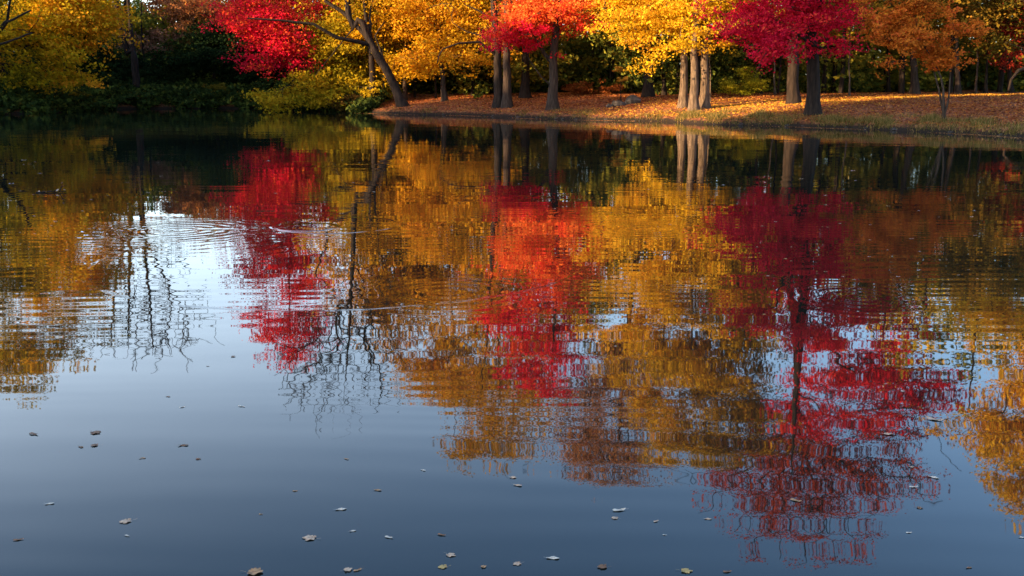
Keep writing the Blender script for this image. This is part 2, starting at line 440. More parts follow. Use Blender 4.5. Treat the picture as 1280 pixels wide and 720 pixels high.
    VV, FF = tubes(P - base, par, rad, chain, sides=5)
    root = empty(name, tuple(base)); tag(root, label, cat, group)
    link(stemname, np_mesh(stemname, VV, FF, [bark or BARK], smooth=True), root)
    if leafcols and per > 0:
        cr = crad * rng.uniform(0.65, 1.25, len(T))
        LV, LF, ci = leaf_cloud(rng, T - base, cr, per, size, flat)
        ct = rng.normal(0, 0.2, len(T))
        lt = (tintfn(T, BL, rng) if tintfn else np.full(len(T), 0.5)) + ct
        tint = np.clip(lt[ci] + rng.normal(0, 0.13, len(ci)), 0, 1)
        if bare > 0:
            kp = rng.random(len(LF)) > bare; LF = LF[kp]; tint = tint[kp]
            u, inv = np.unique(LF, return_inverse=True); LV = LV[u]; LF = inv.reshape(LF.shape)
        mm = mat or leaf_mat(name + '_leaves', leafcols, trans)
        link(leafname, np_mesh(leafname, LV, LF, [mm], tint=tint), root)
    return root

D, Rf = False, True
# -- palettes (albedo)
OLIVE = [(0.20, 0.17, 0.012), (0.42, 0.32, 0.012), (0.60, 0.37, 0.016), (0.72, 0.31, 0.02)]
GOLD = [(0.28, 0.17, 0.010), (0.52, 0.29, 0.013), (0.68, 0.37, 0.018), (0.70, 0.31, 0.025)]
YELL = [(0.38, 0.24, 0.01), (0.66, 0.40, 0.015), (0.80, 0.50, 0.03), (0.80, 0.40, 0.03)]
CRIM = [(0.34, 0.008, 0.020), (0.56, 0.012, 0.040), (0.72, 0.018, 0.045), (0.78, 0.07, 0.04)]
REDO = [(0.66, 0.012, 0.045), (0.76, 0.025, 0.04), (0.82, 0.13, 0.025), (0.86, 0.27, 0.05)]
ORAN = [(0.28, 0.07, 0.012), (0.48, 0.13, 0.016), (0.62, 0.19, 0.022), (0.68, 0.12, 0.03)]
RUST = [(0.34, 0.05, 0.02), (0.56, 0.08, 0.03), (0.66, 0.12, 0.04)]
PINK = [(0.28, 0.15, 0.10), (0.42, 0.22, 0.14), (0.5, 0.26, 0.14)]
GREEN = [(0.007, 0.015, 0.007), (0.015, 0.030, 0.010), (0.035, 0.05, 0.014)]
TAN = [(0.34, 0.15, 0.06), (0.54, 0.26, 0.10), (0.68, 0.36, 0.15)]

# A olive maple at the left edge
make_tree('maple_tree', 'broad olive-yellow maple overhanging the water at the left edge', YR(66, 60), -62,
    [(-58, 90, D, 0), (-50, 30, D, 0), (-40, 250, Rf, 0), (-20, 330, Rf, 0), (-10, 440, Rf, 0)],
    [(60, 28, D, 85, 45, -2), (84, 95, D, 46, 26, -2), (108, 35, D, 42, 38, 0), (55, 290, Rf, 100, 62), (118, 285, Rf, 42, 40), (112, 340, Rf, 34, 34), (60, 350, Rf, 82, 60), (30, 410, Rf, 72, 52), (5, 455, Rf, 48, 38), (-70, 330, Rf, 90, 110, 0, .5), (20, 110, D, 50, 18, -1, .4)],
    OLIVE, nclump=600, per=95, size=0.18, crad=1.0, r_base=0.34, bark=BARKD, seed=11, zmin=2,
    tintfn=lambda T, B, r: np.clip(0.26 + 0.065 * (T[:, 0] + 31) + 0.015 * T[:, 2], 0.1, 0.9),
    limbs=[([(-56, 80, D, 0), (30, 60, D, -4.8), (74, 34, D, -6.8), (84, 8, D, -7.3)], 0.2), ([(-56, 80, D, 0), (39, 56, D, -5), (76, 36, D, -7), (110, 24, D, -7.8)], 0.16), ([(-56, 80, D, 0), (30, 66, D, -5), (80, 57, D, -7), (112, 49, D, -7.8)], 0.15)])
# B bare tree mirrored left of the bright sky
make_tree('bare_tree', 'tall leafless tree with several dark stems standing right of the olive maple', YR(79, 72), 172,
    [(168, 60, D, 0), (166, 200, Rf, 0), (162, 330, Rf, 0), (160, 440, Rf, 0)],
    [(160, 400, Rf, 50, 62), (210, 400, Rf, 42, 45), (190, 330, Rf, 50, 40)], None, nclump=170, r_base=0.26, bark=BARKD, seed=5,
    zmin=4, step=0.5, rpow=1.3, twig=0.02, twigs=900, crad=0.8, padn=1, wig=.06, plw=.3,
    limbs=[([(168, 60, D, 0), (172, 260, Rf, .5), (178, 340, Rf, 1), (186, 440, Rf, 1)], 0.19), ([(168, 60, D, 0), (160, 280, Rf, 0), (146, 340, Rf, 0), (138, 430, Rf, 0)], 0.17),
           ([(168, 60, D, 0), (180, 290, Rf, 0), (205, 350, Rf, 0), (236, 410, Rf, 0)], 0.16)])
# C pale russet trees far behind
make_tree('tree', 'faded pinkish-brown thinly leaved tree behind the dark cove', YR(88, 80), 205, [(205, 60, D, 0), (205, 10, D, 0)],
    [(205, 30, D, 40, 45), (190, 70, D, 25, 25)], PINK, nclump=90, per=90, size=0.2, crad=1.0, r_base=0.16, seed=21)
make_tree('tree', 'pinkish-brown tree with orange tips between the cove and the red maple', YR(87, 79), 250, [(250, 60, D, 0), (252, 0, D, 0)],
    [(250, 10, D, 38, 30), (268, 32, D, 28, 26), (240, -15, D, 30, 25)], [(0.2, 0.09, 0.05), (0.34, 0.14, 0.06), (0.6, 0.24, 0.05)], nclump=90, per=90, size=0.2, crad=1.0, r_base=0.15, seed=22)
# D evergreens
for i, (x, Yv, yt, wd, lb) in enumerate([(150, 82, 62, 34, 'low dark evergreen beside the olive maple'), (185, 84, 78, 30, 'dark green bushy evergreen below the pinkish tree'),
                                         (268, 83, 28, 34, 'tall black-green evergreen left of the red maple'), (322, 84, 20, 42, 'wide dark evergreen behind the red maple'), (225, 86, 70, 30, 'dull green evergreen in the middle of the cove')]):
    make_tree('evergreen_tree', lb, Yv, x, [(x, yt + 20, D, 0), (x, yt, D, 0)], [(x, (yt + 130) / 2 + 8, D, wd, (130 - yt) / 2), (x, yt + 25, D, wd * .55, 26)],
              GREEN, nclump=130, per=110, size=0.2, crad=0.95, r_base=0.2, bark=BARKD, seed=30 + i, zmin=0.3, flat=0.4, trans=0.15)
# E red maple
make_tree('maple_tree', 'crimson maple with orange top reaching over the water left of the leaning tree', YR(73, 66), 372,
    [(368, 80, D, 0), (362, 20, D, 0), (362, 300, Rf, 0), (362, 420, Rf, 0)],
    [(338, 22, D, 32, 26, -4), (352, 48, D, 32, 28, -4, 1.3), (372, 58, D, 24, 22, -4), (360, 84, D, 18, 9, -4), (352, 262, Rf, 52, 34), (350, 305, Rf, 54, 34, 0, 1.4), (362, 345, Rf, 56, 40), (370, 400, Rf, 55, 32), (362, 440, Rf, 35, 12), (395, 8, D, 40, 18)],
    REDO, nclump=430, per=100, size=0.15, padn=3, padr=.95, crad=0.95, r_base=0.25, seed=41, bark=BARKD, zmin=2.5,
    tintfn=lambda T, B, r: np.clip(0.05 + 0.09 * np.abs(T[:, 2] - 2) * (T[:, 2] < 8) + 0.2 * (T[:, 2] >= 8), 0, .8), trans=.35)
# F leaning sparse tree
make_tree('leaning_tree', 'dark leaning tree with nearly leafless forking limbs at the point of the bank', YR(64, 53), 505,
    [(488, 95, D, 0), (463, 55, D, 0), (450, 20, D, 0), (444, 240, Rf, 0), (441, 320, Rf, 0), (438, 400, Rf, 0), (432, 480, Rf, 0)],
    [(425, 480, Rf, 60, 45), (440, 430, Rf, 55, 40), (470, 380, Rf, 50, 40)], None, nclump=180, r_base=0.235, bark=BARKD, seed=7, zmin=6.5, twig=0.017, twigs=1100, crad=0.8, rpow=1.1, padn=1, wig=.06, plw=.3,
    limbs=[([(463, 58, D, 0), (425, 48, D, -1), (398, 32, D, -1.5), (360, 28, D, -2), (322, 26, D, -2.5)], 0.11), ([(458, 45, D, 0), (432, 18, D, 0), (405, 0, D, 0), (395, 340, Rf, 0)], 0.12),
           ([(463, 55, D, 0), (461, 20, D, .6), (463, 0, D, .8), (470, 300, Rf, 1)], 0.08), ([(480, 85, D, 0), (476, 60, D, 0), (468, 45, D, 0), (482, 28, D, -.5)], .06),
           ([(424, 48, D, -1), (415, 75, D, -1.4), (400, 95, D, -1.6)], .035)])
make_tree('tree', 'straight blackish trunk standing just behind the leaning tree', YR(67, 56), 466, [(465, 80, D, 0), (463, 40, D, 0), (463, 240, Rf, 0), (465, 380, Rf, 0)],
    [(455, 330, Rf, 45, 50), (480, 380, Rf, 45, 50)], GOLD, nclump=80, per=60, size=0.16, r_base=0.22, bark=BARKD, seed=8, zmin=5)
# G low droopy olive-gold tree
make_tree('maple_tree', 'low drooping mustard-yellow tree spreading down to the water', YR(70.5, 60), 432,
    [(430, 90, D, 0), (425, 40, D, 0), (425, 0, D, 0)],
    [(424, 108, D, 44, 17, -2), (396, 120, D, 30, 10, -3), (448, 85, D, 42, 28, 0), (440, 42, D, 32, 30), (455, 10, D, 36, 30), (445, 118, D, 32, 10, -1)],
    [(0.17, 0.15, 0.010), (0.33, 0.25, 0.012), (0.46, 0.31, 0.015), (0.52, 0.31, 0.018)], nclump=260, per=110, size=0.18, crad=0.85, r_base=0.2, bark=BARKD, seed=42, zmin=1)
# H golden-orange trees
make_tree('maple_tree', 'golden-orange maple with slim curved stem left of the twin trunks', YR(66, 57), 556,
    [(552, 80, D, 0), (548, 55, D, 0), (555, 20, D, 0), (560, 300, Rf, 0), (570, 450, Rf, 0)],
    [(530, 25, D, 50, 35), (520, 65, D, 32, 25), (580, 40, D, 45, 35), (550, 300, Rf, 75, 40), (560, 370, Rf, 75, 50), (585, 450, Rf, 65, 55), (600, 530, Rf, 48, 40), (500, 385, Rf, 42, 50), (545, 470, Rf, 36, 45)],
    GOLD, nclump=420, per=85, size=0.17, crad=0.9, r_base=0.16, seed=43, zmin=2.5,
    tintfn=lambda T, B, r: np.full(len(T), 0.6))
make_tree('maple_tree', 'amber tree behind the leaning trunk with its foliage lit from the left', YR(70, 62), 505,
    [(508, 70, D, 0), (505, 20, D, 0), (495, 300, Rf, 0), (490, 420, Rf, 0)],
    [(495, 40, D, 35, 45), (480, 20, D, 40, 30), (495, 300, Rf, 50, 50), (485, 370, Rf, 40, 40), (505, 85, D, 40, 12)],
    GOLD, nclump=170, per=85, size=0.18, crad=0.9, r_base=0.14, seed=44, zmin=2.5, tintfn=lambda T, B, r: np.full(len(T), 0.45))
# I twin trunks
make_tree('tall_tree', 'left trunk of the dark twin pair, with a limb arching low to the left', YR(60, 51), 623,
    [(622, 60, D, 0), (618, 20, D, 0), (616, 300, Rf, 0), (610, 420, Rf, 0), (600, 500, Rf, 0)],
    [(590, 420, Rf, 50, 50), (608, 500, Rf, 40, 42), (628, 545, Rf, 28, 22), (600, 300, Rf, 45, 50, 3)], GOLD, nclump=210, per=45, size=0.15, crad=.85, r_base=0.24, bark=BARKD, seed=51, zmin=4.5, bare=0.1, twigs=150, twig=.011,
    limbs=[([(621, 66, D, 0), (600, 53, D, -.5), (575, 55, D, -1), (556, 62, D, -1.2), (548, 80, D, -1.3)], 0.08), ([(619, 30, D, 0), (603, 15, D, 0), (580, 5, D, 0)], 0.06), ([(619, 50, D, 0), (585, 40, D, 0), (565, 28, D, 0)], 0.05)])
make_tree('tall_tree', 'right trunk of the dark twin pair, straight and greyer', YR(59.5, 50.5), 634,
    [(633, 60, D, 0), (634, 0, D, 0), (628, 300, Rf, 0), (622, 420, Rf, 0), (625, 500, Rf, 0)],
    [(636, 490, Rf, 32, 45), (650, 420, Rf, 35, 45), (640, 560, Rf, 20, 14), (655, 330, Rf, 40, 50, 3)], GOLD, nclump=150, per=45, size=0.15, crad=.85, r_base=0.23, bark=BARK, seed=52, zmin=5, twigs=120, twig=.011)
make_tree('tall_tree', 'dark trunk seen between the twin pair and the scarlet maple', YR(66, 56), 656,
    [(657, 60, D, 0), (656, 0, D, 0), (655, 400, Rf, 0)], [(660, 330, Rf, 50, 60), (670, 400, Rf, 40, 50)], OLIVE, nclump=110, per=60, size=0.17, r_base=0.27, bark=BARKD, seed=53, zmin=5)
# K scarlet-orange maple
make_tree('maple_tree', 'scarlet-orange maple with forked grey trunk near the middle of the bank', YR(55.5, 46), 691,
    [(691, 85, D, 0), (692, 65, D, 0), (698, 20, D, 0), (700, 300, Rf, 0), (692, 400, Rf, 0), (690, 480, Rf, 0)],
    [(655, 45, D, 32, 8, -1), (640, 32, D, 14, 10, -1), (674, 10, D, 38, 15, 0, .7), (718, 27, D, 14, 6), (665, 265, Rf, 42, 34), (682, 300, Rf, 56, 46), (670, 350, Rf, 56, 42), (678, 410, Rf, 56, 38), (688, 462, Rf, 38, 35), (728, -2, D, 24, 12)],
    REDO, nclump=350, per=95, size=0.12, crad=0.58, padn=4, r_base=0.24, bark=BARK, seed=61, zmin=2.0,
    tintfn=lambda T, B, r: np.interp(T[:, 2], [3.2, 4.0, 5.2, 8, 11, 16], [.08, .2, .85, .75, .3, .15]), trans=.4,
    limbs=[([(690, 82, D, 0), (680, 66, D, 0), (672, 50, D, -.5), (655, 30, D, -1)], 0.09), ([(687, 112, D, 0), (672, 90, D, -.4), (660, 70, D, -.6)], 0.035)])
# L yellow maples
YT = lambda T, B, r: np.clip(0.5 + 0.0 * T[:, 0], 0, 1)
make_tree('maple_tree', 'bright yellow maple on the left one of three sunlit trunks, crown hanging left', YR(52.5, 48), 854,
    [(856, 60, D, 0), (852, 0, D, 0), (835, 350, Rf, 0), (825, 480, Rf, 0)],
    [(826, 52, D, 26, 7, -1), (810, 80, D, 17, 5, -1.5, .9), (798, 20, D, 34, 13, -1, .7), (845, 20, D, 34, 18, 0, .7), (790, 275, Rf, 40, 35), (815, 330, Rf, 60, 45), (800, 400, Rf, 50, 45), (830, 470, Rf, 60, 50), (850, 540, Rf, 50, 35)],
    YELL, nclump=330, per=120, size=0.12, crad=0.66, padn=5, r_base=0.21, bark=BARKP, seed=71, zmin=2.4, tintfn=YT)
make_tree('maple_tree', 'middle one of three sunlit trunks under bright yellow leaves', YR(51, 46.5), 868,
    [(868, 60, D, 0), (870, 0, D, 0), (865, 350, Rf, 0), (865, 480, Rf, 0)],
    [(862, 36, D, 32, 12, -1), (872, 8, D, 38, 18), (870, 280, Rf, 40, 40), (870, 350, Rf, 50, 50), (880, 450, Rf, 55, 55), (890, 540, Rf, 55, 40)],
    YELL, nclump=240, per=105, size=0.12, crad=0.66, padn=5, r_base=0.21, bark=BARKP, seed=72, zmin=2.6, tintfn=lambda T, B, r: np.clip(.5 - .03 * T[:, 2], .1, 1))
make_tree('maple_tree', 'right one of three sunlit trunks, yellow crown spreading right', YR(51.8, 47.5), 881,
    [(881, 60, D, 0), (884, 0, D, 0), (895, 350, Rf, 0), (905, 480, Rf, 0)],
    [(897, 48, D, 18, 5, -1), (894, 10, D, 18, 10), (910, 400, Rf, 55, 50), (925, 470, Rf, 55, 50), (920, 550, Rf, 55, 38)],
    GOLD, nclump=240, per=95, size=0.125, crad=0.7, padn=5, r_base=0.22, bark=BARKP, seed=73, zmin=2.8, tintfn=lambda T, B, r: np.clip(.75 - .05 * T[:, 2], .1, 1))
# sparse tan tree, its bare-ish top mirrored between the red and yellow ones
make_tree('tall_tree', 'dark trunk behind the yellow leaves, its thin tan top mirrored in the water', YR(61, 53), 810,
    [(810, 60, D, 0), (808, 0, D, 0), (785, 400, Rf, 0), (775, 520, Rf, 0), (765, 600, Rf, 0)],
    [(760, 520, Rf, 60, 60), (770, 575, Rf, 45, 40), (735, 560, Rf, 32, 24), (790, 470, Rf, 50, 45)], TAN, nclump=300, per=85, size=0.12, padn=4, crad=0.8, r_base=0.27, bark=BARKD, seed=74, zmin=7, twigs=500, twig=.011)
# M crimson maple + tall sparse red-brown crown
make_tree('maple_tree', 'crimson maple with a thick dark trunk close to the water, tallest on the bank', YR(45, 43.5), 1017,
    [(1017, 100, D, 0), (1015, 60, D, 0), (1012, 0, D, 0), (1010, 300, Rf, 0), (1000, 420, Rf, 0), (992, 520, Rf, 0), (990, 600, Rf, 0)],
    [(935, 22, D, 24, 10, -1), (985, 28, D, 44, 26, -1.5, .55), (1036, 40, D, 26, 20, -1), (975, 62, D, 30, 7, -2), (1042, 8, D, 22, 20), (930, 44, D, 18, 5, -1), (960, 300, Rf, 50, 38), (1010, 330, Rf, 55, 45), (985, 390, Rf, 70, 35), (1060, 420, Rf, 70, 45, 0, .9), (1090, 490, Rf, 75, 48, 0, .9), (1030, 530, Rf, 55, 30, 0, .6)],
    CRIM, nclump=500, per=76, size=0.125, crad=0.62, padn=5, r_base=0.27, bark=BARKD, seed=81, zmin=2.6, twigs=160, twig=.012,
    tintfn=lambda T, B, r: np.clip(0.45 + 0.05 * np.clip(T[:, 2] - 5, 0, 5) - 0.10 * np.clip(T[:, 0] - 14.5, 0, 5), 0, 1), rpow=1.7)
make_tree('tall_tree', 'trunk lit along its left edge just behind the crimson maple, rusty upper crown', YR(50.5, 47), 992,
    [(991, 60, D, 0), (990, 0, D, 0), (996, 400, Rf, 0), (997, 500, Rf, 0), (1000, 560, Rf, 0)],
    [(1000, 600, Rf, 100, 40), (940, 610, Rf, 50, 32), (1000, 660, Rf, 72, 34), (1080, 590, Rf, 75, 38), (1120, 530, Rf, 50, 45), (1005, 540, Rf, 60, 30)],
    RUST, nclump=380, per=52, size=0.12, crad=0.7, r_base=0.25, bark=BARKD, seed=82, zmin=11, limbs=[([(997, 500, Rf, 0), (965, 555, Rf, -.5), (915, 590, Rf, -1)], .09), ([(997, 515, Rf, 0), (1030, 560, Rf, -.5), (1085, 605, Rf, -.8)], .09), ([(998, 530, Rf, 0), (975, 600, Rf, 0), (962, 660, Rf, 0)], .08), ([(998, 540, Rf, 0), (1018, 610, Rf, .3), (1036, 670, Rf, .3)], .08)], twigs=600, twig=.017, rpow=3, padn=4, plw=.05, wig=.2)
# O small orange tree
make_tree('small_tree', 'small orange tree on thin leaning stems in front of the wood', YR(39.5, 38), 1182,
    [(1180, 120, D, 0), (1176, 90, D, 0), (1150, 50, D, 0), (1140, 5, D, 0)],
    [(1140, 18, D, 52, 26), (1120, 58, D, 38, 14, -.5), (1172, 50, D, 34, 20), (1165, 74, D, 24, 8), (1100, 42, D, 20, 9), (1112, 80, D, 12, 4), (1198, 64, D, 16, 8), (1205, 36, D, 14, 6), (1140, -20, D, 36, 20)],
    ORAN, nclump=170, per=66, size=0.105, crad=0.36, r_base=0.06, bark=BARK, seed=91, zmin=1.2, step=.35, twig=.007,
    limbs=[([(1181, 138, D, 0), (1174, 112, D, .1), (1170, 88, D, .2), (1166, 60, D, .2)], 0.04), ([(1181, 138, D, 0), (1188, 115, D, -.1), (1187, 88, D, -.1), (1185, 60, D, 0)], 0.04)])
# P right edge
make_tree('maple_tree', 'golden tree just outside the right edge, mirrored at the right border of the water', YR(39, 37), 1345,
    [(1345, 60, D, 0), (1345, 300, Rf, 0), (1335, 450, Rf, 0), (1330, 560, Rf, 0)],
    [(1275, 425, Rf, 42, 32, 0), (1280, 490, Rf, 50, 45, 0), (1295, 555, Rf, 62, 45, 0), (1305, 612, Rf, 50, 30), (1370, 450, Rf, 80, 100, 0, .4)], YELL, nclump=300, per=95, size=0.12, crad=0.65, r_base=0.22, seed=92, zmin=4.5, tintfn=lambda T, B, r: np.full(len(T), .6))
make_tree('arching_tree', 'dark tree at the right edge with a low arching limb and a little red foliage', YR(57, 47), 1300,
    [(1302, 60, D, 0), (1300, 0, D, 0)], [(1262, 68, D, 22, 10), (1290, 40, D, 30, 16), (1300, 0, D, 40, 25)], [(0.1, 0.02, 0.012), (0.3, 0.03, 0.02), (0.42, 0.05, 0.02)], nclump=60, per=60, size=0.12, crad=.6,
    r_base=0.18, bark=BARKD, seed=93, zmin=2, limbs=[([(1300, 85, D, 0), (1280, 84, D, -.5), (1262, 88, D, -1), (1250, 100, D, -1.2), (1246, 113, D, -1.3)], 0.12)])
# slim background trees one can tell apart
slim = [(545, 60, .06, 542, 'slender stem left of the golden maple stem', 'D'), (518, 64, .07, 520, 'thin dark stem behind the leaning tree base', 'D'), (590, 62, .08, 592, 'thin dark stem left of the twin pair', 'D'),
        (740, 66, .10, 742, 'slim trunk in the shade right of the scarlet maple', 'D'), (830, 58, .13, 828, 'second dark trunk behind the yellow leaves', 'D'), (888, 52, .035, 887, 'very thin pale sapling right of the three sunlit trunks', 'P'),
        (950, 60, .10, 952, 'dark trunk in the wood left of the crimson maple', 'D'), (968, 58, .06, 966, 'thin reddish stem left of the trunk lit on its edge', 'P'), (1061, 54, .05, 1062, 'thin straight pale stem right of the crimson maple', 'P'),
        (1110, 62, .12, 1110, 'dark trunk behind the small orange tree, left', 'D'), (1143, 56, .24, 1140, 'stout trunk behind the small orange tree lit on its left', 'M'), (1197, 54, .16, 1194, 'black trunk just right of the small orange tree', 'D'),
        (1218, 55, .07, 1226, 'slanting thin stem right of the orange tree', 'M'), (1230, 56, .09, 1240, 'slim leaning dark stem second from the right edge', 'D'), (1262, 58, .14, 1258, 'dark upright trunk by the right edge', 'D'), (480, 60, .05, 478, 'crooked thin dark stem left of the leaning tree', 'D')]
for i, (x, Yv, rb, xt, lb, bk) in enumerate(slim):
    make_tree('slim_tree', lb, YR(Yv + (9 if x < 600 else 6 if x < 840 else 3), Yv), x, [((x + xt) / 2, 60, D, 0), (xt, 0, D, 0), (xt + random.Random(i).uniform(-8, 8), 330, Rf, 0)],
              [(xt, 300, Rf, 38, 60), (xt, 360, Rf, 34, 35), (xt, 5, D, 36, 18)],
              [(0.05, 0.055, 0.012), (0.13, 0.10, 0.014), (0.28, 0.17, 0.02), (0.36, 0.18, 0.03)], nclump=60, per=70, size=0.18, crad=.95, r_base=rb, bark={'D': BARKD, 'P': BARKP, 'M': BARK}[bk], seed=200 + i, zmin=3.2,
              tintfn=lambda T, B, r: np.full(len(T), 0.35 + 0.3 * r.random()), group='slim trees at the front of the wood')

# ---------------------------------------------------------------- the wood behind, one mass
def woodland(name, label, centres, rads, tints, cols, per, size, trunks, seed, trans=0.3):
    rng = np.random.default_rng(seed)
    LV, LF, ci = leaf_cloud(rng, centres, rads, per, size, flat=0.55)
    tint = np.clip(tints[ci] + rng.normal(0, 0.10, len(ci)), 0, 1)
    pos, par, rad, ch = [], [], [], []
    for j, (x, y, h, r) in enumerate(trunks):
        z = gz(x, y); lx, ly = rng.normal(0, .04, 2) * h
        m = 7
        for i in range(m):
            t = i / (m - 1)
            pos.append((x + lx * t * t + rng.normal(0, .05), y + ly * t, z - .2 + h * t)); rad.append(r * (1 - .8 * t)); par.append(-1 if i == 0 else len(pos) - 2); ch.append(8 + j)
    TV, TF = tubes(pos, par, rad, ch, sides=6)
    V = np.concatenate([LV, TV]); F = np.concatenate([LF, TF + len(LV)])
    mi = np.concatenate([np.zeros(len(LF), int), np.ones(len(TF), int)])
    tt = np.concatenate([tint, np.zeros(len(TF))])
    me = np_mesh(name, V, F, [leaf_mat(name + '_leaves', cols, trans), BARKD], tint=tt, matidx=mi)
    o = link(name, me); tag(o, label, 'wood', kind='stuff'); return o
rng = np.random.default_rng(99)
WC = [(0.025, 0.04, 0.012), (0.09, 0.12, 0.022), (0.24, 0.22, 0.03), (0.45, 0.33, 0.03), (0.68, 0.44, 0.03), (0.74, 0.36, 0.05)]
# canopy height against picture column (metres, at about 70 m)
hx = [-1200, -300, -60, 100, 160, 300, 330, 430, 470, 700, 1000, 1150, 1230, 1300, 1700, 2600]; hz = [12, 14, 17, 9.8, 9.0, 8.0, 10, 11, 13, 14, 13.5, 15.5, 18, 18.5, 18, 16]
cen, tin, rr = [], [], []
while len(cen) < 4000:
    px = rng.uniform(-500, 1900); Yv = rng.uniform(61, 94) if px > 480 else rng.uniform(86, 98)
    if px < 130: Yv = rng.uniform(78, 96)
    X = (px - 640) / FPX * Yv * 0.985
    if sdist(np.array([X]), np.array([Yv]))[0] < (12 if px > 850 else 7): continue
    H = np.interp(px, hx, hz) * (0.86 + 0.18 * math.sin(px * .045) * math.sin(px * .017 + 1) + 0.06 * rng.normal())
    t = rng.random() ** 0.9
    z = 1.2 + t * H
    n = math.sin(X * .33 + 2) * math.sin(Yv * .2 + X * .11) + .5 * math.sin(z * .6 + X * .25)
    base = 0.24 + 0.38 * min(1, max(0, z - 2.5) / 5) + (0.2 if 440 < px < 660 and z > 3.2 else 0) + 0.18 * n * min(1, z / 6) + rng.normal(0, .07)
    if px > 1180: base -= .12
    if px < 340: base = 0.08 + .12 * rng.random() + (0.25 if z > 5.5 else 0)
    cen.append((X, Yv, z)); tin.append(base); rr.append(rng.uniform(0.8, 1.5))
while len(cen) < 8200:                               # undergrowth and the far side of the wood
    px = rng.uniform(-500, 1900); back = rng.random() < .55
    Yv = rng.uniform(90, 104) if back else (rng.uniform(64, 94) if px > 480 else rng.uniform(84, 96))
    X = (px - 640) / FPX * Yv * .985
    if sdist(np.array([X]), np.array([Yv]))[0] < (13 if px > 480 else 5): continue
    z = 1.4 + (rng.random() * np.interp(px, hx, hz) * .8 if back else rng.random() ** 1.6 * 3.6)
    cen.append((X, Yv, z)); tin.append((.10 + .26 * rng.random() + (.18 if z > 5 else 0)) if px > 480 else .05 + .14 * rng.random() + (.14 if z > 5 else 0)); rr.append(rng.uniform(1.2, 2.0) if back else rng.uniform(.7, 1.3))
while len(cen) < 8750:
    px = rng.uniform(470, 650); Yv = rng.uniform(78, 96); X = (px - 640) / FPX * Yv * .985
    cen.append((X, Yv, rng.uniform(1.4, 7))); tin.append(.12 + .35 * rng.random()); rr.append(rng.uniform(.9, 1.6))
while len(cen) < 9700:                               # low dark growth hanging over the left shore
    px = rng.uniform(-250, 470); Yv = rng.uniform(60, 86)
    X = (px - 640) / FPX * Yv * .985; dd = sdist(np.array([X]), np.array([Yv]))[0]
    if not -.3 < dd < 6: continue
    cen.append((X, Yv, .2 + max(0, ground(X, Yv)) + rng.random() * .24 * min(3, 1 + dd))); tin.append(.12 * rng.random() ** 2); rr.append(rng.uniform(.35, .7))
trk = []
while len(trk) < 170:
    px = rng.uniform(-500, 1900); Yv = rng.uniform(60, 86)
    X = (px - 640) / FPX * Yv * .985
    if sdist(np.array([X]), np.array([Yv]))[0] < (11 if px > 480 else 6): continue
    H = np.interp(px, hx, hz)
    trk.append((X, Yv, H * rng.uniform(.7, .95), rng.uniform(.06, .2)))
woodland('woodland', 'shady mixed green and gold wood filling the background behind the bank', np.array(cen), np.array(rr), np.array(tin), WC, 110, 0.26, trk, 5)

# wood on the near left shore: it keeps the low sun off most of the far bank
tdx, tdy = math.cos(TRAVEL), math.sin(TRAVEL)
cen, tin, rr = [], [], []
while len(cen) < 4200:
    X = rng.uniform(-62, -43); Yv = rng.uniform(-30, 78)
    s = -tdy * X + tdx * Yv
    H = (24.5 if s < 41.4 else 16.0 if s < 51 else 14.5 if s < 58 else 8.6) + 1.5 * math.sin(s * .8) + rng.normal(0, .6)
    if 35.6 < s < 45: H = 4
    cen.append((X, Yv, 1 + rng.random() ** .55 * H)); tin.append(rng.uniform(.2, .9)); rr.append(rng.uniform(1.1, 1.8) if not 34.6 < s < 46 else .55)
trk = [(rng.uniform(-58, -46), y, 14, .25) for y in np.arange(-28, 76, 4.0)]
woodland('woodland', 'tall autumn wood on the shore to the left of the photographer, out of the frame', np.array(cen), np.array(rr), np.array(tin), WC, 70, 0.55, trk, 6)

